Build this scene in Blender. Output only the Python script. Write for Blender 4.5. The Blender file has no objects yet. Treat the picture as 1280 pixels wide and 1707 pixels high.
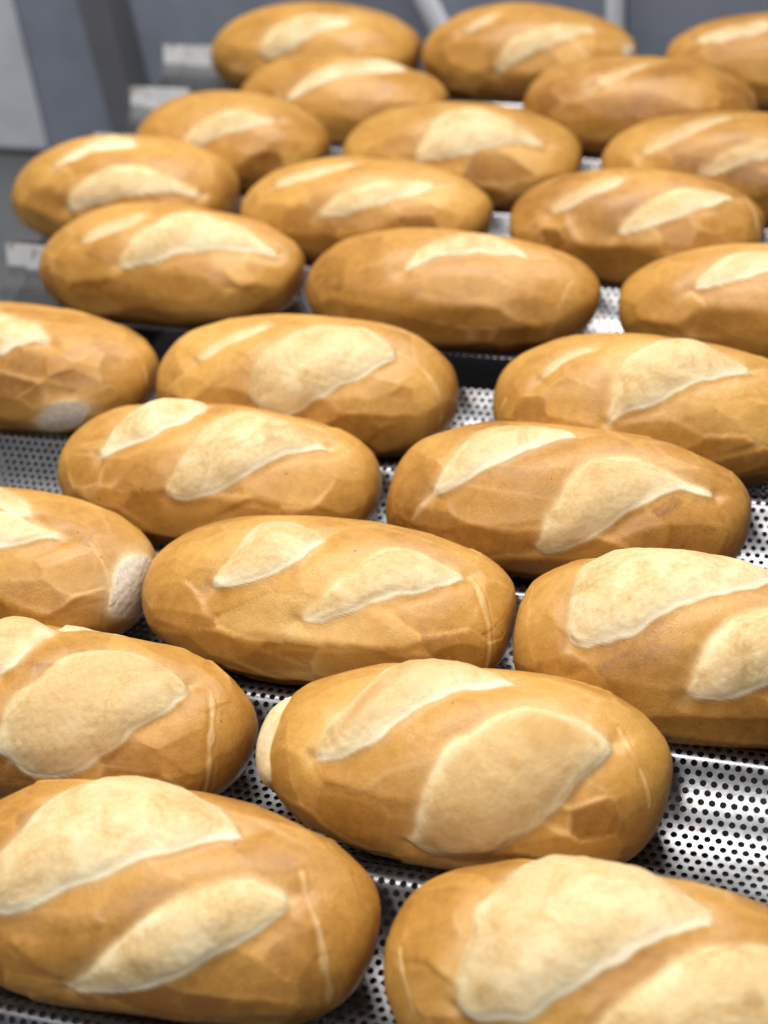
import bpy, math
import numpy as np
from mathutils import Matrix, Vector

# ------------------------------------------------------------------ scene, camera, light
S = bpy.context.scene
COL = S.collection
FPX, PITCH, ROLL, CZ = 2651.94, 0.64718, -0.11754, 0.56451      # camera solved from the rows of loaves
CXP, CYP = 640.0, 853.5
cp, sp, cr, sr = math.cos(PITCH), math.sin(PITCH), math.cos(ROLL), math.sin(ROLL)
FW = np.array([0, cp, -sp]); UP0 = np.array([0, sp, cp]); RT0 = np.array([1., 0, 0])
RT = cr * RT0 + sr * UP0
UP = -sr * RT0 + cr * UP0
CAM = np.array([0, 0, CZ])

cam_d = bpy.data.cameras.new('camera')
cam = bpy.data.objects.new('camera', cam_d)
COL.objects.link(cam)
cam_d.sensor_fit = 'HORIZONTAL'
cam_d.sensor_width = 24.0
cam_d.lens = FPX / 1280.0 * 24.0
cam_d.clip_start, cam_d.clip_end = 0.02, 50
cam_d.dof.use_dof = True
cam_d.dof.focus_distance = 0.76
cam_d.dof.aperture_fstop = 5.2
m = Matrix.Identity(4)
for r_ in range(3):
    m[r_][0], m[r_][1], m[r_][2], m[r_][3] = RT[r_], UP[r_], -FW[r_], CAM[r_]
cam.matrix_world = m
S.camera = cam

W = bpy.data.worlds.new('World'); S.world = W; W.use_nodes = True
bg = W.node_tree.nodes['Background']
bg.inputs[0].default_value = (0.92, 0.96, 1.0, 1); bg.inputs[1].default_value = 0.23

def ceiling_lamp(loc, target, sx, sy, power, col):
    l = bpy.data.lights.new('ceiling_lamp', 'AREA'); l.shape = 'RECTANGLE'
    l.size, l.size_y, l.energy, l.color = sx, sy, power, col
    o = bpy.data.objects.new('ceiling_lamp', l); COL.objects.link(o)
    o.location = loc
    o.rotation_euler = (Vector(target) - Vector(loc)).to_track_quat('-Z', 'Y').to_euler()
ceiling_lamp((1.15, 2.6, 2.1), (0.05, 0.9, 0), 0.8, 0.35, 34, (1.0, 0.985, 0.96))
ceiling_lamp((0.0, 1.35, 2.0), (0.05, 1.0, 0), 1.0, 0.4, 51, (1.0, 0.985, 0.955))
ceiling_lamp((-0.55, -0.35, 2.2), (0.05, 0.8, 0), 0.5, 0.3, 33, (1.0, 0.98, 0.96))

S.view_settings.view_transform = 'Standard'
S.view_settings.look = 'None'
S.view_settings.exposure = 0.0
S.view_settings.gamma = 1.0
S.render.engine = 'CYCLES'
S.cycles.use_denoising = True
S.cycles.max_bounces = 6

# ------------------------------------------------------------------ geometry of the place
YAW = (-0.34947, -0.37847)
Z2 = (0.0, -0.00185)
ROW1, PITCH1, ROW6, PITCH2 = 0.43787, 0.09779, 0.96365, 0.0980
LB, LC = 0.04817, 0.03831
ZR = 0.0212
PIV = 1.0
FLOOR = -0.155

def t2w(k, x, y, z):
    c, s = math.cos(YAW[k]), math.sin(YAW[k])
    return np.array([c * x - s * (y - PIV), s * x + c * (y - PIV) + PIV, z + Z2[k]])

def project(P):
    d = P - CAM
    w = d @ FW
    return np.stack([CXP + FPX * (d @ RT) / w, CYP - FPX * (d @ UP) / w], -1), w

def pixel_ray(px, py):
    d = FW + RT * (px - CXP) / FPX - UP * (py - CYP) / FPX
    return d / np.linalg.norm(d)

# ------------------------------------------------------------------ materials
def mat(name):
    M = bpy.data.materials.new(name); M.use_nodes = True
    nt = M.node_tree
    return M, nt, nt.nodes['Principled BSDF']

def nd(nt, t, **kw):
    n = nt.nodes.new(t)
    for k, v in kw.items(): setattr(n, k, v)
    return n

def noise(nt, vec, scale, detail=4, rough=0.55, dist=0.0):
    n = nd(nt, 'ShaderNodeTexNoise')
    n.inputs['Scale'].default_value = scale; n.inputs['Detail'].default_value = detail
    n.inputs['Roughness'].default_value = rough; n.inputs['Distortion'].default_value = dist
    nt.links.new(vec, n.inputs['Vector'])
    return n.outputs['Fac']

def ramp(nt, fac, stops):
    r = nd(nt, 'ShaderNodeValToRGB')
    e = r.color_ramp.elements
    while len(e) < len(stops): e.new(0.5)
    for i, (p, c) in enumerate(stops):
        e[i].position = p; e[i].color = (*c, 1) if len(c) == 3 else c
    nt.links.new(fac, r.inputs[0])
    return r.outputs[0]

def rng_(nt, fac, a, b, c, d):
    n = nd(nt, 'ShaderNodeMapRange'); n.interpolation_type = 'SMOOTHSTEP'
    for i, v in enumerate((a, b, c, d)): n.inputs[1 + i].default_value = v
    nt.links.new(fac, n.inputs[0]); return n.outputs[0]

def mix(nt, fac, a, b, mode='MIX'):
    n = nd(nt, 'ShaderNodeMix'); n.data_type = 'RGBA'; n.blend_type = mode
    if isinstance(fac, (int, float)): n.inputs[0].default_value = fac
    else: nt.links.new(fac, n.inputs[0])
    for sock, v in ((n.inputs[6], a), (n.inputs[7], b)):
        if isinstance(v, tuple): sock.default_value = (*v, 1)
        else: nt.links.new(v, sock)
    return n.outputs[2]

def mth(nt, op, a, b=None):
    n = nd(nt, 'ShaderNodeMath'); n.operation = op
    for i, v in enumerate((a, b)):
        if v is None: continue
        if isinstance(v, (int, float)): n.inputs[i].default_value = v
        else: nt.links.new(v, n.inputs[i])
    return n.outputs[0]

def attr(nt, name):
    n = nd(nt, 'ShaderNodeAttribute'); n.attribute_name = name; return n.outputs['Fac']

def make_bread():
    M, nt, bs = mat('bread_crust')
    pos = nd(nt, 'ShaderNodeNewGeometry').outputs['Position']
    tone = attr(nt, 'tone')                      # baked colour of each crust patch, with some shade painted in below the crown
    n1 = noise(nt, pos, 26, 4, 0.6)
    n2 = noise(nt, pos, 190, 3, 0.6)
    n3 = noise(nt, pos, 900, 2, 0.6)
    f = mth(nt, 'ADD', mth(nt, 'MULTIPLY', n1, 0.50), mth(nt, 'MULTIPLY', n2, 0.26))
    f = mth(nt, 'ADD', f, mth(nt, 'MULTIPLY', n3, 0.20))
    f = mth(nt, 'ADD', mth(nt, 'SUBTRACT', f, 0.06), tone)
    crust = ramp(nt, f, [(0.12, (0.22, 0.088, 0.012)), (0.36, (0.41, 0.195, 0.037)),
                         (0.57, (0.56, 0.300, 0.069)), (0.84, (0.71, 0.445, 0.155))])
    # pale edges along facet creases, then fine stretch marks where the skin pulled
    crust = mix(nt, mth(nt, 'MULTIPLY', attr(nt, 'crease'), 0.42), crust, (0.72, 0.46, 0.20))
    crust = mix(nt, mth(nt, 'MULTIPLY', attr(nt, 'line'), 0.42), crust, (0.80, 0.58, 0.29))
    # fine leathery crackle
    wv = nd(nt, 'ShaderNodeVectorMath'); wv.operation = 'ADD'
    nz = nd(nt, 'ShaderNodeTexNoise'); nz.inputs['Scale'].default_value = 140; nt.links.new(pos, nz.inputs['Vector'])
    sc_ = nd(nt, 'ShaderNodeVectorMath'); sc_.operation = 'SCALE'; sc_.inputs['Scale'].default_value = 0.006
    nt.links.new(nz.outputs['Color'], sc_.inputs[0]); nt.links.new(pos, wv.inputs[0]); nt.links.new(sc_.outputs[0], wv.inputs[1])
    ck = nd(nt, 'ShaderNodeTexVoronoi'); ck.feature = 'DISTANCE_TO_EDGE'; ck.inputs['Scale'].default_value = 210
    nt.links.new(wv.outputs[0], ck.inputs['Vector'])
    crk = mth(nt, 'MULTIPLY', rng_(nt, ck.outputs['Distance'], 0.0, 0.10, 1, 0), rng_(nt, n1, 0.42, 0.62, 0, 1))
    crust = mix(nt, mth(nt, 'MULTIPLY', crk, 0.08), crust, (0.26, 0.11, 0.025))
    # bran specks
    v = nd(nt, 'ShaderNodeTexVoronoi'); v.inputs['Scale'].default_value = 62
    nt.links.new(pos, v.inputs['Vector'])
    speck = rng_(nt, mth(nt, 'ADD', v.outputs['Distance'], mth(nt, 'MULTIPLY', n1, 0.05)), 0.055, 0.085, 1, 0)
    crust = mix(nt, mth(nt, 'MULTIPLY', speck, 0.55), crust, (0.10, 0.035, 0.01))
    # opened score: pale crumb skin, toasted in the middle, floury at the rim
    b1 = noise(nt, pos, 48, 5, 0.62, 0.6)
    b2 = noise(nt, pos, 420, 3, 0.65)
    bf = mth(nt, 'ADD', mth(nt, 'MULTIPLY', b1, 0.75), mth(nt, 'MULTIPLY', b2, 0.25))
    bl = ramp(nt, bf, [(0.36, (0.48, 0.305, 0.118)), (0.47, (0.62, 0.445, 0.212)), (0.58, (0.73, 0.585, 0.34))])
    toast = attr(nt, 'toast')
    bl = mix(nt, mth(nt, 'MULTIPLY', toast, rng_(nt, b1, 0.32, 0.64, 0.30, 1.0)), bl, (0.49, 0.285, 0.095))
    bl = mix(nt, mth(nt, 'MULTIPLY', attr(nt, 'rim'), 0.85), bl, (0.82, 0.715, 0.49))
    colr = mix(nt, attr(nt, 'bloom'), crust, bl)
    tear = mix(nt, rng_(nt, b2, 0.35, 0.7, 0, 1), (0.58, 0.49, 0.38), (0.75, 0.67, 0.56))
    colr = mix(nt, attr(nt, 'tear'), colr, tear)
    nt.links.new(colr, bs.inputs['Base Color'])
    rough = mth(nt, 'ADD', mth(nt, 'MULTIPLY', attr(nt, 'bloom'), 0.30), mth(nt, 'ADD', mth(nt, 'MULTIPLY', n2, 0.16), 0.36))
    rough = mth(nt, 'ADD', rough, mth(nt, 'MULTIPLY', attr(nt, 'tear'), 0.4))
    nt.links.new(rough, bs.inputs['Roughness'])
    bs.inputs['Specular IOR Level'].default_value = 0.33
    h = mth(nt, 'ADD', mth(nt, 'MULTIPLY', n2, 0.7), mth(nt, 'MULTIPLY', n3, 0.35))
    h = mth(nt, 'SUBTRACT', h, mth(nt, 'MULTIPLY', crk, 0.16))
    hb = mth(nt, 'ADD', mth(nt, 'MULTIPLY', b2, 0.8), mth(nt, 'MULTIPLY', b1, 2.4))
    hm = nd(nt, 'ShaderNodeMix'); hm.data_type = 'FLOAT'
    nt.links.new(attr(nt, 'bloom'), hm.inputs[0]); nt.links.new(h, hm.inputs[2]); nt.links.new(hb, hm.inputs[3])
    bp = nd(nt, 'ShaderNodeBump'); bp.inputs['Strength'].default_value = 0.55; bp.inputs['Distance'].default_value = 0.0006
    nt.links.new(hm.outputs[0], bp.inputs['Height']); nt.links.new(bp.outputs[0], bs.inputs['Normal'])
    return M

def make_metal(name, base, rough, stain=0.0, metallic=1.0):
    M, nt, bs = mat(name)
    pos = nd(nt, 'ShaderNodeNewGeometry').outputs['Position']
    n1 = noise(nt, pos, 22, 5, 0.6); n2 = noise(nt, pos, 260, 3, 0.6)
    c = mix(nt, rng_(nt, n1, 0.3, 0.7, 0, 1), tuple(x * 0.86 for x in base), base)
    if stain:
        st = rng_(nt, noise(nt, pos, 70, 5, 0.7, 0.8), 0.52, 0.66, 0, stain)
        c = mix(nt, st, c, (0.20, 0.115, 0.05))
    nt.links.new(c, bs.inputs['Base Color'])
    bs.inputs['Metallic'].default_value = metallic
    r = mth(nt, 'ADD', mth(nt, 'MULTIPLY', n2, 0.14), mth(nt, 'ADD', mth(nt, 'MULTIPLY', n1, 0.12), rough - 0.13))
    nt.links.new(r, bs.inputs['Roughness'])
    bp = nd(nt, 'ShaderNodeBump'); bp.inputs['Strength'].default_value = 0.25; bp.inputs['Distance'].default_value = 0.0004
    nt.links.new(n2, bp.inputs['Height']); nt.links.new(bp.outputs[0], bs.inputs['Normal'])
    return M

BREAD = make_bread()
ALU = make_metal('tray_aluminium', (0.235, 0.235, 0.245), 0.36, 0.4)
ALU_END = make_metal('tray_end_aluminium', (0.80, 0.80, 0.80), 0.42, 0.8, 0.35)
DARK = make_metal('dark_steel', (0.055, 0.055, 0.058), 0.55, 0, 0.0)
FLOORM = make_metal('grey_worktop', (0.085, 0.089, 0.093), 0.55, 0, 0.0)
WALLM = make_metal('brushed_steel_panel', (0.27, 0.30, 0.37), 0.55, 0, 0.0)
WALLL = make_metal('pale_steel_panel', (0.68, 0.70, 0.77), 0.5, 0, 0.0)
POSTL = make_metal('bright_steel_tube', (0.80, 0.83, 0.90), 0.45, 0, 0.0)
POSTD = make_metal('dark_painted_post', (0.15, 0.153, 0.165), 0.6, 0, 0.0)

# ------------------------------------------------------------------ mesh helpers
def mesh_obj(name, V, F, material, parent=None, normals=None, smooth=True):
    me = bpy.data.meshes.new(name)
    if isinstance(F, np.ndarray):
        n, k = F.shape
        me.vertices.add(len(V)); me.vertices.foreach_set('co', np.asarray(V, np.float32).ravel())
        me.loops.add(n * k); me.loops.foreach_set('vertex_index', F.astype(np.int32).ravel())
        me.polygons.add(n); me.polygons.foreach_set('loop_start', np.arange(0, n * k, k, dtype=np.int32))
        me.update(calc_edges=True)
    else:
        me.from_pydata([tuple(v) for v in V], [], F); me.update()
    me.materials.append(material)
    if smooth: me.polygons.foreach_set('use_smooth', np.ones(len(me.polygons), bool))
    if normals is not None: me.normals_split_custom_set_from_vertices(np.asarray(normals, np.float32))
    o = bpy.data.objects.new(name, me); COL.objects.link(o)
    o.parent = parent
    return o

def box(x0, x1, y0, y1, z0, z1, V=None, F=None):
    V = [] if V is None else V; F = [] if F is None else F
    b = len(V)
    V += [(x0, y0, z0), (x1, y0, z0), (x1, y1, z0), (x0, y1, z0), (x0, y0, z1), (x1, y0, z1), (x1, y1, z1), (x0, y1, z1)]
    F += [tuple(b + i for i in f) for f in ((0, 3, 2, 1), (4, 5, 6, 7), (0, 1, 5, 4), (1, 2, 6, 5), (2, 3, 7, 6), (3, 0, 4, 7))]
    return V, F

def bevel(o, w, seg=2):
    b = o.modifiers.new('edge', 'BEVEL'); b.width = w; b.segments = seg; b.limit_method = 'ANGLE'
    return o

def empty(name, loc, rz, label, cat, group=None):
    o = bpy.data.objects.new(name, None); COL.objects.link(o)
    o.location = loc; o.rotation_euler = (0, 0, rz); o.empty_display_size = 0.02
    o['label'] = label; o['category'] = cat
    if group: o['group'] = group
    return o

# ------------------------------------------------------------------ setting: worktop, back panel, posts
wy = 1.515                                           # back panel in tray coordinates
def struct(o, label=None):
    o['kind'] = 'structure'
    if label: o['label'] = label
    return o

V, F = box(-1.6, 1.6, -1.2, wy - PIV + 0.02, FLOOR - 0.03, FLOOR)
o = struct(mesh_obj('worktop', V, F, FLOORM, None, smooth=False)); o.rotation_euler = (0, 0, YAW[1]); o.location = (0, PIV, 0)
V, F = box(-1.6, 1.6, wy - PIV, wy - PIV + 0.02, FLOOR + 0.002, 0.55)
o = struct(mesh_obj('back_wall', V, F, WALLM, None, smooth=False)); o.rotation_euler = (0, 0, YAW[1]); o.location = (0, PIV, 0)

def wall_x(px, py):
    d = pixel_ray(px, py)
    c, s = math.cos(YAW[1]), math.sin(YAW[1])
    oy = -s * CAM[0] + c * (CAM[1] - PIV); dy = -s * d[0] + c * d[1]
    t = (wy - PIV - oy) / dy
    w = CAM + d * t
    return c * w[0] + s * (w[1] - PIV), w[2]

BACK = o
def wall_piece(name, px0, px1, py, mat_, label, cat, depth, round_=0.004, lean=0.0):
    x0, z = wall_x(px0, py); x1, _ = wall_x(px1, py)
    hb, ht = (z - FLOOR) / math.cos(lean) - 0.008, 0.5
    V, F = box(-(x1 - x0) / 2, (x1 - x0) / 2, -depth, -0.002, -hb, ht)
    o = mesh_obj(name, V, F, mat_, None, smooth=False)
    o.rotation_euler = (0, lean, YAW[1])
    w = t2w(1, (x0 + x1) / 2, wy, 0); o.location = (w[0], w[1], z)
    if label: o['label'] = label; o['category'] = cat
    return bevel(o, round_)
pn = wall_piece('panel', -330, 40, 60, WALLL, None, None, 0.006)
loc_ = Vector(pn.location) - Vector(BACK.location); pn.parent = BACK
pn.location = Matrix.Rotation(-YAW[1], 3, 'Z') @ loc_; pn.rotation_euler = (0, 0, 0); pn['label'] = 'pale blurred panel at the upper left corner'
wall_piece('dark_post', 185, 232, 60, POSTD, 'dark blurred post behind the tray ends at upper left', 'post', 0.05, 0.004, -0.06)
wall_piece('steel_tube', 712, 748, 20, POSTL, 'pale steel bar slanting between the two rearmost left loaves', 'bar', 0.02, 0.008, -0.42)
wall_piece('steel_tube', 1014, 1046, 20, POSTL, 'pale steel upright to the right of the rearmost middle loaf', 'bar', 0.02, 0.008)

# ------------------------------------------------------------------ trays
HW = 0.0445                                         # half width of the trough, the rest is ridge
def profile(y, P):
    """height and slope of the fluted sheet; y measured from a trough centre"""
    u = np.abs((y + P / 2) % P - P / 2)
    def zf(u):
        z = ZR * np.minimum(u / (HW * P / 0.0979), 1.25) ** 2.55
        return ZR - np.log1p(np.exp((ZR - z) / 0.0011)) * 0.0011 + 0.0011 * 0.0
    return zf(u)

def build_tray(k, y0, P, ylo, yhi, xl0, xl1, xr, margin, seg, label, rail_z):
    root = empty('baking_tray', t2w(k, 0, PIV, 0), YAW[k], label, 'tray', 'perforated fluted baking trays')
    # arc length table
    ys = np.linspace(ylo, yhi, 6000); zs = profile(ys - y0, P)
    L = np.concatenate([[0], np.cumsum(np.hypot(np.diff(ys), np.diff(zs)))])
    dz = np.gradient(zs, ys)
    p = 0.005; dr = p * math.sqrt(3) / 2
    nrow = int((L[-1] - 0.001) / dr); off = (L[-1] - (nrow - 1) * dr) / 2
    xmin = min(xl0, xl1)
    xs_all = np.arange(xmin, xr, p)
    cells = []
    for j in range(nrow):
        s = off + j * dr
        yy = np.interp(s, L, ys)
        xe = xl0 + (xl1 - xl0) * (yy - ylo) / (yhi - ylo) + margin
        x = xs_all + (p / 2 if j % 2 else 0)
        x = x[x > xe]
        cells.append(np.stack([x, np.full(len(x), s)], 1))
    C = np.concatenate(cells)
    no = 6; n = len(C)
    ao = np.arange(no) * math.pi / 3 + math.pi / 6
    ai = np.arange(seg) * 2 * math.pi / seg + math.pi / 6
    R = p / math.sqrt(3); rh = 0.00155
    outer = np.stack([np.cos(ao), np.sin(ao)], 1) * R
    inner = np.stack([np.cos(ai), np.sin(ai)], 1) * rh
    loc = np.concatenate([outer, inner, inner * 0.97, inner * 0.93])
    nv = len(loc)
    depth = np.concatenate([np.zeros(no + seg), np.full(seg, 0.00004), np.full(seg, 0.0010)])
    XS = C[:, None, :] + loc[None]
    s = np.clip(XS[..., 1], 0, L[-1]); y = np.interp(s, L, ys); z = np.interp(s, L, zs); sl = np.interp(s, L, dz)
    nn = np.stack([np.zeros_like(y), -sl, np.ones_like(y)], -1); nn /= np.linalg.norm(nn, axis=-1, keepdims=True)
    tt = np.stack([np.zeros_like(y), nn[..., 2], -nn[..., 1]], -1)
    Vv = np.stack([XS[..., 0], y - PIV, z], -1) - nn * depth[None, :, None]
    Nn = nn.copy()
    inw = -inner / rh
    for q, mixn in ((no + seg, 0.75), (no + 2 * seg, 0.0)):
        w = inw[None, :, 0, None] * np.array([1., 0, 0]) + inw[None, :, 1, None] * tt[:, q:q + seg]
        Nn[:, q:q + seg] = w * (1 - mixn) + nn[:, q:q + seg] * mixn
    tri = []
    m_ = seg // no
    for i in range(no):
        i2 = (i + 1) % no
        for j in range(m_):
            a0 = no + i * m_ + j; a1 = no + (i * m_ + j + 1) % seg
            o_ = i if j < (m_ + 1) // 2 or m_ == 1 else i2
            tri.append((o_, a1, a0))
            if j == (m_ + 1) // 2 - 1: tri.append((i, i2, a1))
    for j in range(seg):
        j2 = (j + 1) % seg
        a, b = no + seg, no + 2 * seg
        tri += [(a + j, a + j2, b + j2), (a + j, b + j2, b + j)]
    tri = np.array(tri)[:, ::-1]
    # orientation: make top triangles face up
    t0 = loc[tri[0]]
    if np.cross(t0[1] - t0[0], t0[2] - t0[0]) < 0: tri[:len(tri) - 2 * seg] = tri[:len(tri) - 2 * seg, ::-1]
    FF = (tri[None] + (np.arange(n) * nv)[:, None, None]).reshape(-1, 3)
    mesh_obj('perforated_sheet', Vv.reshape(-1, 3), FF, ALU, root, Nn.reshape(-1, 3))
    # plain end strip following the flutes, with a thickness
    m2 = 260
    s2 = np.linspace(0, L[-1], m2); y2 = np.interp(s2, L, ys); z2 = np.interp(s2, L, zs); d2 = np.interp(s2, L, dz)
    n2 = np.stack([np.zeros(m2), -d2, np.ones(m2)], 1); n2 /= np.linalg.norm(n2, axis=1, keepdims=True)
    xe = xl0 + (xl1 - xl0) * (y2 - ylo) / (yhi - ylo)
    def strip(xa, xb, lift, thick):
        base = np.stack([np.zeros(m2), y2 - PIV, z2], 1)
        rows = []
        for x_, h in ((xa, lift), (xb, lift), (xb, lift - thick), (xa, lift - thick)):
            q = base + n2 * h; q[:, 0] = x_; rows.append(q)
        Vv = np.concatenate(rows); F = []
        for i in range(m2 - 1):
            for a in range(4):
                b = (a + 1) % 4
                F.append((a * m2 + i, b * m2 + i, b * m2 + i + 1, a * m2 + i + 1))
        F += [(0, 3 * m2, 2 * m2, m2), (m2 - 1, 2 * m2 - 1, 3 * m2 - 1, 4 * m2 - 1)]
        return Vv, F
    Vs, Fs = strip(xe, xe + margin + 0.006, 0.0006, 0.0014)
    mesh_obj('end_strip', Vs, Fs, ALU, root, smooth=False)
    Vs, Fs = strip(np.full(m2, xr - 0.004), np.full(m2, xr + 0.012), 0.0006, 0.0014)
    mesh_obj('end_strip', Vs, Fs, ALU, root, smooth=False)
    if k == 1:                                      # flat upright tabs closing the flutes at the visible left end
        for r_ in range(5):
            if r_ == 1: continue                    # the overhanging loaf lies here
            yr = y0 + (r_ + 0.5) * P - 0.019
            x0 = xl0 + (xl1 - xl0) * (yr - ylo) / (yhi - ylo) - 0.001
            Vb, Fb = box(0, 0.058, -0.0006, 0.0006, 0.0, 0.030)
            tb = bevel(mesh_obj('end_tab', Vb, Fb, ALU_END, root, smooth=False), 0.0004)
            tb.location = (x0, yr - PIV, -0.002); tb.rotation_euler = (-0.30, 0, 0)
    # frame bars carrying the sheet
    for x_ in ((xl0 + xl1) / 2 + 0.03, xr - 0.03):
        Vb, Fb = box(x_ - 0.006, x_ + 0.006, ylo - PIV + 0.003, yhi - PIV - 0.003, FLOOR + 0.001, -0.0022)
        bevel(mesh_obj('side_support', Vb, Fb, DARK, root, smooth=False), 0.002)
    return root

trayA = build_tray(0, ROW1, PITCH1, ROW1 - 1.5 * PITCH1, 0.8725, -0.30, -0.30, 0.42, 0.03, 12,
                   'near perforated aluminium tray holding the five front rows of loaves', 0)
trayB = build_tray(1, ROW6, PITCH2, 0.9105, ROW6 + 4.5 * PITCH2 + 0.002, -0.272, -0.326, 0.44, 0.010, 6,
                   'far perforated aluminium tray with stained pale left ends, holding the rear rows', 0)
# ------------------------------------------------------------------ loaves
ZOOM = {1: (0, 1000), 2: (640, 1000), 3: (0, 500), 4: (640, 500), 5: (0, 0), 6: (640, 0)}
def px(reg, *pts):
    """points read off a 2x enlargement of one sixth of the photograph -> photograph pixels"""
    if reg == 0: return [tuple(map(float, p)) for p in pts]
    ox, oy = ZOOM[reg]
    return [(ox + x / 2, oy + y / 2) for x, y in pts]

# number: row, place along the row, half length, offset in depth, girth
LOAF = {
1: (1, .0835, .0937, -.0016, 1.0455), 2: (1, .2774, .0939, -.0021, .9893), 3: (2, -.0050, .0932, 0, .968),
4: (2, .1906, .0909, .0023, 1.0226), 5: (3, -.098, .0935, 0, .9997), 6: (3, .0963, .0984, .0021, .979),
7: (3, .291, .094, -.0019, 1.0011), 8: (4, 0, .0948, .0015, .9788), 9: (4, .1999, .0964, .0036, 1.0049),
10: (5, -.1712, .0926, -.0053, 1.0028), 11: (5, .0198, .0929, -.0003, 1.0278), 12: (5, .2361, .0935, .0012, 1.0303),
13: (6, -.1224, .0971, -.0009, 1.0106), 14: (6, .0817, .1001, -.0031, .9707), 15: (6, .2876, .0926, .0023, .9516),
16: (7, -.2085, .0895, .0049, 1.0379), 17: (7, -.012, .0937, -.002, .9818), 18: (7, .1868, .0889, -.0003, 1.0003),
19: (8, -.1561, .0812, .0011, 1.0053), 20: (8, .0354, .0934, -.003, 1.0075), 21: (8, .2384, .0934, .0007, 1.0066),
22: (9, -.096, .0903, -.0039, .9509), 23: (9, .1531, .0927, -.0005, 1.015), 24: (10, -.155, .0968, .0013, 1.0017),
25: (10, .0405, .092, .0025, 1.0261), 26: (10, .2497, .0934, .0008, 1.0093)}
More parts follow.
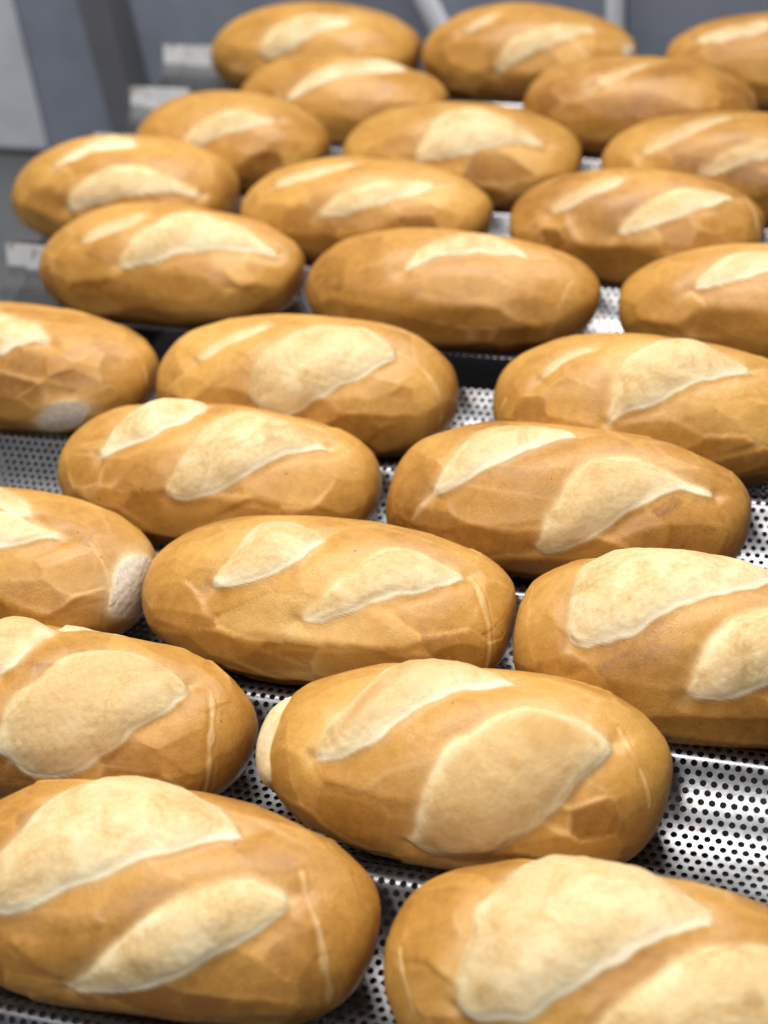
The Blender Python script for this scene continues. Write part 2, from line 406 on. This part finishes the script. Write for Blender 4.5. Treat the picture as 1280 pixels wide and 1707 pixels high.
SPEC = {
1: dict(toast=0.35, label='front left loaf with a huge cream opening along its top and a slim one below',
  cuts=[px(1, (0,1055),(60,1045),(150,1000),(300,940),(450,870),(600,820),(760,795),(830,785),(720,680),(560,600),(380,590),(200,630),(90,720),(20,800),(-60,900),(-60,1040)),
        px(1, (215,1312),(260,1260),(330,1190),(450,1080),(580,990),(700,945),(800,930),(880,935),(940,970),(972,1012),(900,1080),(830,1130),(700,1190),(600,1250),(480,1300),(380,1315),(300,1305))],
  lines=[(px(1, (1010,910),(1030,1000),(1060,1120),(1075,1230),(1090,1330)), .0016)]),
2: dict(toast=0.4, label='front right loaf, cut off by the bottom right corner of the photo',
  cuts=[px(2, (225,1370),(240,1340),(250,1250),(280,1100),(320,990),(400,920),(500,860),(650,840),(850,880),(1000,960),(1110,1070),(1040,1080),(930,1120),(820,1170),(700,1240),(600,1310),(500,1380),(400,1410),(300,1400)),
        px(2, (640,1480),(700,1414),(800,1330),(900,1250),(1000,1190),(1090,1140),(1280,1150),(1450,1200),(1450,1500),(1000,1600),(700,1560))],
  lines=[(px(2, (50,1170),(60,1250),(80,1340),(100,1414)), .0016)]),
3: dict(toast=0.7, label='left edge loaf of the second row with one broad oval opening',
  cuts=[px(1, (-25,450),(0,395),(60,310),(140,230),(230,180),(330,160),(430,165),(520,195),(590,245),(645,300),(560,365),(480,430),(380,500),(290,560),(200,590),(120,590),(50,560),(0,510)),
        px(1, (0,240),(60,200),(130,140),(200,92),(120,50),(0,50),(-80,110),(-70,240)),
        px(1, (190,95),(330,94),(475,122),(440,70),(300,40),(210,50))],
  lines=[(px(1, (700,300),(705,420),(695,540),(680,640)), .0017)]),
4: dict(toast=1.0, label='large loaf in the second row with a pale bump on its left end',
  cuts=[px(0, (524,1268),(530,1240),(548,1200),(575,1165),(610,1130),(660,1095),(730,1090),(810,1110),(870,1136),(840,1139),(790,1142),(745,1150),(690,1182),(640,1227),(600,1256),(565,1271)),
        px(2, (95,780),(110,680),(150,590),(230,480),(320,400),(400,365),(480,352),(580,365),(680,410),(740,460),(772,488),(720,540),(670,600),(600,680),(530,750),(450,805),(360,848),(270,862),(170,850),(60,812))],
  lines=[(px(2, (780,430),(830,530),(870,620),(890,690)), .0013)],
  caps=[((-1, -.05, -.02), .52, 'bump')]),
5: dict(toast=0.4, label='loaf at the left edge with a torn grey patch on its right end',
  cuts=[px(3, (-60,690),(0,690),(80,715),(150,745),(228,780),(120,797),(0,825),(-60,835)),
        px(3, (-60,590),(0,610),(70,650),(125,716),(60,702),(0,674),(-60,665))],
  lines=[(px(3, (290,805),(330,860),(360,940),(370,1010)), .0015)],
  caps=[((1, -.12, .16), .40, 'tear')]),
6: dict(toast=0.6, label='sharply focused loaf in the middle of the third row, with small dark specks',
  cuts=[px(3, (684,948),(705,915),(740,870),(790,810),(850,745),(920,730),(1000,742),(1100,782),(1030,830),(950,885),(870,922),(800,942),(740,952)),
        px(0, (488,1042),(520,1005),(550,975),(585,945),(620,918),(660,907),(700,914),(740,935),(792,962),(740,974),(690,984),(630,1000),(580,1021),(540,1037))],
  lines=[(px(0, (790,960),(808,1000),(812,1050),(808,1120)), .0016)],
  caps=[((-1, -.32, -.15), .20, 'tear')]),
7: dict(toast=0.3, label='loaf at the right edge in the third row with two broad floury openings',
  cuts=[px(0, (946,1060),(948,1010),(960,960),(1000,922),(1100,912),(1200,922),(1310,955),(1280,972),(1215,982),(1165,1000),(1120,1015),(1080,1040),(1040,1062),(1010,1075),(970,1076)),
        px(2, (995,325),(1020,270),(1060,180),(1120,90),(1200,35),(1280,5),(1350,0),(1420,60),(1400,200),(1280,285),(1230,302),(1150,327),(1060,335))]),
8: dict(toast=0.2, label='left loaf of the fourth row, with a long wavy opening across its middle',
  cuts=[px(3, (315,524),(330,490),(370,420),(430,365),(500,330),(600,325),(725,346),(640,385),(560,425),(470,465),(390,497)),
        px(3, (540,652),(560,600),(600,520),(660,440),(720,390),(780,365),(860,365),(940,385),(1020,430),(1080,475),(1115,493),(1000,500),(930,520),(860,555),(790,600),(720,645),(650,660),(590,657))]),
9: dict(toast=0.6, label='right loaf of the fourth row with a wide leaf-shaped opening and bright lower rim',
  cuts=[px(4, (150,650),(200,580),(240,500),(300,445),(380,420),(500,418),(600,428),(665,445),(580,470),(500,485),(440,510),(380,545),(300,590),(230,622)),
        px(4, (496,852),(510,790),(540,720),(580,640),(640,560),(700,525),(770,512),(850,520),(930,555),(1000,590),(1060,620),(1120,655),(1000,635),(930,645),(870,670),(810,710),(740,760),(660,812),(580,842))],
  lines=[(px(4, (165,640),(130,680),(100,730)), .0015)]),
10: dict(toast=0.2, label='loaf at the left edge with a round pale spot low on its front',
  cuts=[px(3, (-60,190),(0,178),(50,155),(110,130),(150,140),(160,110),(140,80),(60,55),(0,35),(-60,30))],
  lines=[(px(3, (480,220),(492,280),(487,350)), .0016)], spot=px(3, (207,388))[0]),
11: dict(toast=0.4, label='middle loaf of the fifth row with one big rounded opening at its crown',
  cuts=[px(0, (412,655),(418,615),(445,572),(500,545),(560,536),(610,543),(650,568),(668,590),(640,605),(600,625),(560,645),(520,670),(485,691),(450,690),(422,675)),
        px(0, (318,602),(350,575),(400,549),(455,534),(440,548),(390,570),(350,592))],
  lines=[(px(0, (665,580),(700,610),(725,650),(730,700)), .0014)]),
12: dict(toast=0.5, label='right loaf of the fifth row, partly outside the right edge',
  cuts=[px(4, (748,415),(752,360),(770,290),(800,210),(860,155),(950,125),(1040,125),(1120,165),(1200,212),(1245,236),(1150,245),(1050,267),(980,300),(900,345),(820,372),(772,394)),
        px(4, (516,275),(550,220),(600,178),(690,150),(705,158),(640,190),(580,227))],
  lines=[(px(4, (388,430),(396,370),(415,330)), .0015)]),
13: dict(toast=0.25, label='left loaf of the far tray front row with a pale cap-like opening',
  cuts=[px(5, (396,884),(410,850),(450,780),(520,730),(600,700),(700,700),(800,745),(870,795),(935,852),(860,842),(780,830),(700,830),(600,842),(520,867),(450,887)),
        px(5, (255,815),(330,760),(430,718),(500,708),(440,747),(360,782))],
  lines=[(px(5, (1005,930),(1012,980),(1015,1030)), .0018)]),
14: dict(toast=0.3, label='mostly plain loaf in the middle of the far tray front row',
  cuts=[px(6, (55,905),(80,860),(140,808),(240,775),(350,775),(440,815),(505,857),(420,842),(300,837),(200,842),(120,868))],
  lines=[(px(6, (625,935),(590,1000),(540,1110)), .0016)]),
15: dict(toast=0.7, label='loaf at the right edge in the far tray front row, beside bare metal',
  cuts=[px(6, (1015,965),(1060,900),(1140,850),(1240,828),(1320,840),(1400,880),(1280,900),(1180,930),(1090,952))],
  lines=[(px(6, (1030,970),(1045,1000),(1070,1010)), .0014)]),
16: dict(toast=0.6, label='leftmost loaf overall of the far tray, overhanging the tray end',
  cuts=[px(5, (165,565),(220,510),(300,470),(400,445),(475,475),(400,487),(300,502),(230,532)),
        px(5, (216,703),(240,640),(300,590),(380,550),(450,540),(540,570),(620,610),(685,652),(560,637),(480,642),(400,652),(300,692))],
  lines=[(px(5, (745,670),(770,700),(790,725)), .0018)]),
17: dict(toast=0.7, label='loaf in the centre of the far tray second row, two slim parallel openings',
  cuts=[px(0, (524,361),(545,335),(580,312),(630,300),(690,297),(738,306),(690,322),(650,332),(610,346),(560,362)),
        px(0, (446,313),(480,291),(530,276),(605,266),(560,282),(500,302))]),
18: dict(toast=0.7, label='loaf near the right edge with a bright vertical scar at its right end',
  cuts=[px(6, (540,720),(580,670),(640,625),(720,588),(815,575),(800,600),(700,640),(620,687)),
        px(6, (764,790),(800,740),(870,680),(940,640),(1020,618),(1120,638),(1195,655),(1080,680),(1000,712),(900,752))],
  lines=[(px(6, (1210,655),(1235,730),(1250,830)), .0030)]),
19: dict(toast=0.4, label='small loaf at upper left with a single diagonal opening, right of a stained tray end',
  cuts=[px(5, (570,515),(600,470),(650,410),(730,370),(800,363),(880,383),(940,400),(850,420),(760,442),(690,472),(630,502))]),
20: dict(label='loaf with the palest smooth cream opening, in the middle of the far tray',
  cuts=[px(6, (96,540),(120,480),(150,420),(210,375),(290,348),(370,367),(440,412),(500,455),(555,486),(480,480),(400,480),(320,492),(240,522),(160,532))], toast=.2),
21: dict(toast=0.9, label='blurred loaf at the right edge, in the third row of the far tray',
  cuts=[px(6, (845,525),(900,470),(980,420),(1080,385),(1195,375),(1100,410),(1000,450),(920,492)),
        px(6, (1036,578),(1080,545),(1150,505),(1230,470),(1300,455),(1350,480),(1280,525),(1180,555),(1090,587))]),
22: dict(toast=0.5, label='blurred loaf directly in front of the rearmost left loaf',
  cuts=[px(5, (945,335),(1000,270),(1070,228),(1160,200),(1280,195),(1370,230),(1280,240),(1150,247),(1060,282),(1000,317))]),
23: dict(toast=0.8, label='blurred loaf with nearly closed crust, in front of the rearmost right loaf',
  cuts=[px(6, (700,285),(750,240),(850,202),(910,196),(820,237),(740,278))],
  lines=[(px(6, (1225,310),(1235,340),(1240,370)), .0018)]),
24: dict(toast=0.4, label='rearmost left loaf standing next to the far stained tray end',
  cuts=[px(5, (866,195),(880,120),(940,68),(1030,40),(1120,45),(1205,70),(1050,102),(980,152),(920,192))]),
25: dict(toast=0.4, label='rearmost middle loaf between the two pale steel bars',
  cuts=[px(6, (365,245),(385,180),(420,135),(490,98),(560,82),(640,76),(725,95),(640,112),(560,142),(480,182),(400,232)),
        px(6, (255,115),(310,60),(395,34),(370,60),(310,92))],
  caps=[((1, -.1, .25), .22, 'tear')]),
26: dict(toast=0.6, label='rearmost right loaf in the upper right corner',
  cuts=[px(6, (1025,133),(1100,98),(1200,66),(1300,60),(1280,95),(1180,122),(1080,137))]),
}


def chaikin(P, it=2, closed=True):
    P = np.array(P, float)
    for _ in range(it):
        if closed:
            Q = np.roll(P, -1, 0); P = np.stack([0.75 * P + 0.25 * Q, 0.25 * P + 0.75 * Q], 1).reshape(-1, 2)
        else:
            Q = P[1:]; p_ = P[:-1]
            R = np.stack([0.75 * p_ + 0.25 * Q, 0.25 * p_ + 0.75 * Q], 1).reshape(-1, 2)
            P = np.concatenate([P[:1], R, P[-1:]])
    return P

def seg_dist(pts, A, B):
    """unsigned distance and vector to nearest point of the segments A-B"""
    best = np.full(len(pts), 1e9); vec = np.zeros_like(pts)
    for a, b in zip(A, B):
        ab = b - a; t = np.clip(((pts - a) @ ab) / max(ab @ ab, 1e-12), 0, 1)
        v = a + t[:, None] * ab - pts; d = np.hypot(v[:, 0], v[:, 1])
        k = d < best; best[k] = d[k]; vec[k] = v[k]
    return best, vec

def inside(pts, P):
    r = np.zeros(len(pts), bool)
    for a, b in zip(P, np.roll(P, -1, 0)):
        c = (a[1] > pts[:, 1]) != (b[1] > pts[:, 1])
        x = (b[0] - a[0]) * (pts[:, 1] - a[1]) / (b[1] - a[1] + 1e-15) + a[0]
        r ^= c & (pts[:, 0] < x)
    return r

def fuzz(rs, Q, freq, n=10):
    f = np.zeros(len(Q))
    for _ in range(n):
        k = rs.normal(size=3); k /= np.linalg.norm(k)
        f += np.sin(Q @ k * freq * rs.uniform(0.6, 1.5) + rs.uniform(0, 6.28))
    return f / math.sqrt(n / 2) / 2

def sstep(a, b, x):
    t = np.clip((x - a) / (b - a), 0, 1); return t * t * (3 - 2 * t)

def build_loaf(idx, row, x, a, dy, sh, sp):
    rs = np.random.RandomState(1000 + idx)
    k = 0 if row <= 5 else 1
    y = (ROW1 + (row - 1) * PITCH1 if k == 0 else ROW6 + (row - 6) * PITCH2) + dy + sp.get('dy', 0)
    b, c = LB * sh * sp.get('fat', 1.0), LC * sh * sp.get('tall', 1.0)
    x += sp.get('dx', 0); a = a * sp.get('long', 1.0)
    base = t2w(k, x, y, 0.0004)
    yaw = YAW[k] + sp.get('yaw', 0)
    near = row <= 5
    nu, nvv = (290, 210) if near else (150, 120)
    # --- star-shaped base form in unit space
    u = np.linspace(0, 1, nu); u = math.pi * (0.012 + 0.976 * u)
    t = np.arange(nvv) / nvv
    v = 2 * math.pi * t - math.pi / 2
    v = v - 0.42 * np.cos(v + math.pi) * -1 * 0 + 0.40 * np.cos(v)   # more samples on the upper, visible side
    uu, vv = np.meshgrid(u, v, indexing='ij')
    D = np.stack([-np.cos(uu), np.sin(uu) * np.cos(vv), np.sin(uu) * np.sin(vv)], -1).reshape(-1, 3)
    D = np.concatenate([D, [[-1, 0, 0], [1, 0, 0]]])
    n_e = 2.78 + rs.uniform(-0.15, 0.25)
    rr = np.hypot(D[:, 1], D[:, 2])
    rad = (np.abs(D[:, 0]) ** n_e + rr ** n_e) ** (-1 / n_e)
    bend = rs.uniform(-0.09, 0.09); skew = rs.uniform(-0.09, 0.09)
    arch = rs.uniform(0.12, 0.24) if near else rs.uniform(0.24, 0.38)
    lean = rs.uniform(-0.12, 0.02)
    def place(q):                                   # unit space -> local metres
        X = q[:, 0] * a
        taper = 1 + skew * q[:, 0]
        return np.stack([X, q[:, 1] * b * taper + bend * a * 0.35 * (q[:, 0] ** 2 - 0.4), (q[:, 2] * taper * np.where(q[:, 2] > 0, 1 + arch * 0.30 - arch * np.abs(q[:, 0] - lean) ** 1.9, 1.0) + 1.0) * c], 1)
    cz, sz = math.cos(yaw), math.sin(yaw)
    RZ = np.array([[cz, -sz, 0], [sz, cz, 0], [0, 0, 1]])
    Q0 = D * rad[:, None]
    P0 = place(Q0)
    Wd = P0 @ RZ.T + base
    pix, _ = project(Wd)
    nrm = np.stack([Q0[:, 0] / a, Q0[:, 1] / b, Q0[:, 2] / c], 1); nrm /= np.linalg.norm(nrm, axis=1, keepdims=True)
    facing = np.einsum('ij,ij->i', nrm @ RZ.T, CAM - Wd) > 0
    # surface chart, seen from below the loaf: everything but the underside
    ch = 2 * D[:, :2] / (1.15 + D[:, 2:3]).clip(0.08) * np.array([a, b]) * 1.075
    scl = (1.15 + D[:, 2]) / 2.15
    fi = np.where(facing)[0]; pf = pix[fi]
    cen = pf.mean(0); mpp = a * 2 / (pix[:, 0].max() - pix[:, 0].min())
    def chart(p):
        p = np.array(p, float)
        d = np.hypot(*(pf - p).T); i = d.argmin(); q = ch[fi[i]]
        if d[i] > 4:                                # past the outline: carry on over the far side
            e = pf[i] + (cen - pf[i]) / np.linalg.norm(cen - pf[i]) * 22
            j = np.hypot(*(pf - e).T).argmin()
            g = q - ch[fi[j]]; g /= max(np.linalg.norm(g), 1e-9)
            q = q + g * d[i] * mpp * 1.6
        return q
    # --- faceted skin
    npl = 135
    N = rs.normal(size=(npl, 3)); N /= np.linalg.norm(N, axis=1, keepdims=True)
    sup = np.array([(Q0 @ n_).max() for n_ in N]) * (1 - np.abs(rs.normal(0.006, 0.012, npl)))
    warp = np.stack([fuzz(rs, D * [2, 1, 1], 5.0) for _ in range(3)], 1) * 0.04 + np.stack([fuzz(rs, D * [2, 1, 1], 15.0) for _ in range(3)], 1) * 0.007
    DW = D + warp; DW /= np.linalg.norm(DW, axis=1, keepdims=True)
    dots = DW @ N.T
    rf = np.where(dots > 0.05, sup[None] / np.maximum(dots, 0.05), 9.0)
    two = np.partition(rf, 1, axis=1)[:, :2]
    fid = rf.argmin(1)
    soft = 0.002
    rsoft = -soft * np.log(np.exp(-(rf - two[:, :1]) / soft).sum(1)) + two[:, 0]
    top = sstep(0.2, 0.9, D[:, 2])
    kf = (1.3 - 1.0 * sstep(0.40, 0.90, D[:, 2])) * (0.65 + 0.35 * sstep(-0.7, 0.5, fuzz(rs, D * [1.5, 1, 1], 4.5)))
    endm = sstep(0.55, 0.93, np.abs(D[:, 0])); kf = kf * (1 - 0.85 * endm)
    radn = rad + np.clip(rsoft - rad, -0.06, 0.018) * kf
    lump = 0.026 * fuzz(rs, D * [1.6, 1, 1], 3.2) + 0.0015 * fuzz(rs, D * [2, 1, 1], 11.0, 14)
    radn = radn + lump
    crease = np.exp(-((two[:, 1] - two[:, 0]) / 0.005) ** 2) * sstep(-0.1, 0.9, fuzz(rs, D, 6)) * (1 - 0.5 * top) * (1 - 0.6 * endm)
    tone = rs.normal(0, 0.10, npl)[fid] * (1 - endm) * (1 - 0.7 * top) + 0.08 * fuzz(rs, D * [1.8, 1, 1], 4) + rs.uniform(-0.06, 0.06)
    tone = tone + 0.05 * top - 0.04  # crown lighter than flanks: part baked colour, part shade put into the tone
    Q = D * radn[:, None]
    P = place(Q)
    T = rs.normal(0, 0.0016, (npl, 3)); off_ = rs.normal(0, 0.00012, npl)
    flake = (np.einsum('ij,ij->i', DW - N[fid], T[fid]) + off_[fid]) * np.minimum(kf, 1.0)
    def blur(f_, n_):
        g_ = f_[:nu * nvv].reshape(nu, nvv).copy()
        for _ in range(n_):
            g_ = 0.5 * g_ + 0.25 * (np.roll(g_, 1, 1) + np.roll(g_, -1, 1))
            e_ = np.concatenate([g_[:1], g_, g_[-1:]]); g_ = 0.5 * g_ + 0.25 * (e_[:-2] + e_[2:])
        return np.concatenate([g_.ravel(), f_[nu * nvv:]])
    flake = np.clip(flake, -0.0012, 0.0012)
    disp = blur(flake, 1); nV = len(D)
    bloom = np.zeros(nV); rim = np.zeros(nV); toast = np.zeros(nV); tear = np.zeros(nV); line = np.zeros(nV)
    owner = np.full(nV, -1); kinds = []
    wig = fuzz(rs, D * [2, 1, 1], 16, 12) * 0.0012 + fuzz(rs, D * [2, 1, 1], 38, 12) * 0.0002
    for poly in sp.get('cuts', []):
        C = chaikin([chart(p) for p in poly], 2)
        d, vec = seg_dist(ch, C, np.roll(C, -1, 0))
        ins = inside(ch, C)
        g = np.where(ins[:, None], vec, -vec); g = g / np.maximum(np.linalg.norm(g, axis=1, keepdims=True), 1e-9)
        sd = np.where(ins, -d, d) * scl + wig
        lw = sstep(-0.15, 0.65, -g[:, 1])
        i_ = sd < 0
        big = min(1.0, max(0.35, -sd.min() / 0.016))
        sdi, sdo = np.minimum(sd, 0), np.maximum(sd, 0)
        nb_ = 14 if near else 6
        lwb = blur(lw, nb_ // 2)
        ss = sd - 0.0016 * lwb                    # at the lower edge the fold lies under the crust
        form = np.where(ss < 0, 0.0052 * big * (1 - np.exp(np.minimum(ss, 0) / 0.0085)), 0) - (0.0015 + 0.0010 * big) * np.exp(-np.abs(ss) / 0.0065)
        lip = 0.0003 * lwb * np.exp(-((sd - 0.0022) / 0.0022) ** 2) - 0.0003 * lwb * np.exp(-((sd + 0.0010) / 0.0018) ** 2)
        wr = (0.0006 * fuzz(rs, D * [2, 1, 1], 9, 10) + 0.00030 * fuzz(rs, D * [2, 1, 1], 22, 14) + 0.00014 * fuzz(rs, D * [2, 1, 1], 60, 14)) * sstep(0, 0.004, -sd)
        inner = sstep(0.001, 0.005, -sd)
        disp += blur(form, nb_ // 2) * (1 - inner) + blur(form, nb_ * 3) * inner + lip + wr
        ew = 0.0009 + 0.0016 * (1 - lwb)
        bl = sstep(0, 1, np.clip(0.5 - (sd - 0.0006 * lwb) / (2 * ew), 0, 1))
        bl = bl * (0.58 + 0.42 * sstep(0.36, 0.75, big))      # narrow cuts bake to a duller gold
        # soft flour fade beyond the tips
        bloom = np.maximum(bloom, np.maximum(bl, 0.40 * np.exp(-np.maximum(sd, 0) / 0.0022) * (1 - lwb * 0.8)))
        ragged = 0.45 + 0.55 * sstep(-0.7, 0.5, fuzz(rs, D * [2, 1, 1], 14))
        rim = np.maximum(rim, (0.35 + 0.65 * sstep(0.4, 1.0, big)) * (np.exp(-((sd + 0.0006) / 0.0015) ** 2) * lwb + 0.35 * np.exp(-np.abs(sd) / 0.0016)) * ragged + 0.55 * lwb * np.where(i_, np.exp(sdi / 0.005), 0))
        toast = np.maximum(toast, np.where(i_, sstep(0.0005, 0.010, -sd) * (0.55 + 0.45 * (1 - lwb)), 0) * sp.get('toast', 1.0))
        owner[i_] = len(kinds); kinds.append('score')
        # the skin is pulled into a shallow furrow beyond each tip of the cut
        cm = C.mean(0); ax = np.linalg.svd(C - cm)[2][0]; pr = (C - cm) @ ax
        for tip, sg in ((C[pr.argmin()], -1), (C[pr.argmax()], 1)):
            dirn = ax * sg; dirn = dirn * 0.85 + np.array([0.15 * sg, -0.25 * (1 if dirn[1] < 0 else 0)]); dirn /= np.linalg.norm(dirn)
            ln = rs.uniform(0.012, 0.026)
            q_ = ch - tip; al = q_ @ dirn; pe = np.abs(q_ @ np.array([-dirn[1], dirn[0]])) * scl
            fade = sstep(-0.004, 0.002, al) * sstep(ln, 0.0, al)
            disp -= (0.0017 * np.exp(-(pe / 0.0045) ** 2)) * fade * (sd > -0.002)
            line = np.maximum(line, rs.uniform(0.3, 0.75) * np.exp(-((pe + wig) / 0.0016) ** 2) * fade ** 2)
    for pl, wd in sp.get('lines', []):
        C = chaikin([chart(p) for p in pl], 2, False)
        d, _ = seg_dist(ch, C[:-1], C[1:])
        d = d * scl + wig * 0.8; wd = wd * 0.68
        e = np.exp(-(d / wd) ** 2)
        line = np.maximum(line, e * (0.55 + 0.45 * sstep(-0.6, 0.5, fuzz(rs, D, 9))))
        disp += 0.00025 * e - 0.00025 * np.exp(-((d - wd * 1.8) / wd) ** 2)
    for dirv, R, kind in sp.get('caps', []):
        dv = np.array(dirv, float); dv /= np.linalg.norm(dv)
        sd = (np.arccos(np.clip(D @ dv, -1, 1)) - R) * 0.047 + wig * 1.2
        i_ = sd < 0
        if kind == 'bump':
            disp += np.where(i_, 0.0055 * (1 - np.exp(np.minimum(sd, 0) / 0.006)), 0) - 0.0006 * np.exp(-np.abs(sd) / 0.0015)
            bloom = np.maximum(bloom, sstep(0.0006, -0.0006, sd)); rim = np.where(i_, 0.25, rim)
            kinds.append('pale_bump')
        else:
            disp += np.where(i_, 0.00010 * fuzz(rs, D, 40, 16), 0) + 0.0000 * np.exp(-np.maximum(sd, 0) / 0.0025) * (~i_)
            tear = np.maximum(tear, sstep(0.0008, -0.0008, sd))
            bloom = np.maximum(bloom, np.exp(-np.maximum(sd, 0) / 0.0030)); rim = np.maximum(rim, 0.7 * np.exp(-np.abs(sd) / 0.003))
            kinds.append('torn_patch')
        owner[i_] = len(kinds) - 1
    if 'spot' in sp:                                # round place where a neighbour stuck
        c0 = chart(sp['spot'])
        sd = (np.hypot((ch[:, 0] - c0[0]), (ch[:, 1] - c0[1]) * 1.05) * scl - 0.0125) + wig
        i_ = sd < 0
        disp += np.where(i_, -0.0004 + 0.0001 * fuzz(rs, D, 40, 16), 0.0)
        tear = np.maximum(tear, sstep(0.0008, -0.0008, sd)); bloom = np.maximum(bloom, np.exp(-np.maximum(sd, 0) / 0.0030)); rim = np.maximum(rim, 0.8 * np.exp(-np.abs(sd) / 0.003))
        owner[i_] = len(kinds); kinds.append('torn_patch')
    crease *= (1 - bloom)
    calm = blur(bloom, 4)                           # the opened skin is not creased like the crust
    kf = kf * (1 - 0.9 * calm)
    radn = rad + np.clip(rsoft - rad, -0.06, 0.018) * kf + lump
    disp = disp - blur(flake, 1) * 0.9 * calm
    P = place(D * radn[:, None])
    Pn = P + nrm * disp[:, None]
    Pn[:, 2] = np.maximum(Pn[:, 2], 0.0003)
    # --- faces
    I = np.arange(nu * nvv).reshape(nu, nvv); J = np.roll(I, -1, 1)
    quads = np.stack([I[:-1], J[:-1], J[1:], I[1:]], -1).reshape(-1, 4)
    tips = np.concatenate([np.stack([np.full(nvv, nu * nvv), J[0], I[0], I[0]], 1), np.stack([np.full(nvv, nu * nvv + 1), I[-1], J[-1], J[-1]], 1)])
    # vertex normals from the whole loaf
    vn = np.zeros_like(Pn)
    fn = np.cross(Pn[quads[:, 2]] - Pn[quads[:, 0]], Pn[quads[:, 3]] - Pn[quads[:, 1]])
    if np.einsum('ij,ij->i', fn, nrm[quads[:, 0]]).mean() < 0: quads = quads[:, ::-1]; fn = -fn
    for c_ in range(4): np.add.at(vn, quads[:, c_], fn)
    vn[-2:] = [[-1, 0, 0], [1, 0, 0]]
    vn /= np.maximum(np.linalg.norm(vn, axis=1, keepdims=True), 1e-12)
    root = empty('bread_loaf', base, yaw, sp['label'], 'bread loaf', 'scored bread loaves on the trays')
    fo = owner[quads]; fown = np.where((fo == fo[:, :1]).all(1), fo[:, 0], fo.max(1) * (np.sum(fo >= 0, 1) > 2) - (np.sum(fo >= 0, 1) <= 2))
    G = fown.reshape(nu - 1, nvv)                   # grid of faces: give stray islands back to their surroundings
    for part in range(len(kinds)):
        left = set(map(tuple, np.argwhere(G == part))); comps = []
        while left:
            st_ = [left.pop()]; comp = []
            while st_:
                i0, j0 = st_.pop(); comp.append((i0, j0))
                for nb in ((i0 + 1, j0), (i0 - 1, j0), (i0, (j0 + 1) % nvv), (i0, (j0 - 1) % nvv)):
                    if nb in left: left.remove(nb); st_.append(nb)
            comps.append(comp)
        comps.sort(key=len)
        for comp in comps[:-1]:
            for ij in comp: G[ij] = -1
    fown = G.ravel()
    tn = tips[:, :3]
    for part in range(-1, len(kinds)):
        q = quads[fown == part]
        town = owner[tn[:, 0]]
        tq = tn[town == part]
        if len(q) < 6: continue
        ids = np.unique(np.concatenate([q.ravel(), tq.ravel()])) if len(tq) else np.unique(q)
        mp = np.full(nV, -1); mp[ids] = np.arange(len(ids))
        me = bpy.data.meshes.new('crust' if part < 0 else kinds[part])
        me.vertices.add(len(ids)); me.vertices.foreach_set('co', Pn[ids].astype(np.float32).ravel())
        li = np.concatenate([mp[q].ravel(), mp[tq].ravel()]).astype(np.int32)
        me.loops.add(len(li)); me.loops.foreach_set('vertex_index', li)
        st = np.concatenate([np.arange(len(q)) * 4, len(q) * 4 + np.arange(len(tq)) * 3]).astype(np.int32)
        me.polygons.add(len(st)); me.polygons.foreach_set('loop_start', st)
        me.update(calc_edges=True)
        me.polygons.foreach_set('use_smooth', np.ones(len(st), bool))
        for nm, ar in (('bloom', bloom), ('rim', rim), ('toast', toast), ('tear', tear), ('line', line), ('tone', tone), ('crease', crease)):
            at = me.attributes.new(nm, 'FLOAT', 'POINT'); at.data.foreach_set('value', ar[ids].astype(np.float32))
        me.materials.append(BREAD)
        me.normals_split_custom_set_from_vertices(vn[ids].astype(np.float32))
        ob = bpy.data.objects.new(me.name, me); COL.objects.link(ob); ob.parent = root
    return root

for idx, (row, x_, a_, dy_, sh_) in LOAF.items():
    build_loaf(idx, row, x_, a_, dy_, sh_, SPEC[idx])
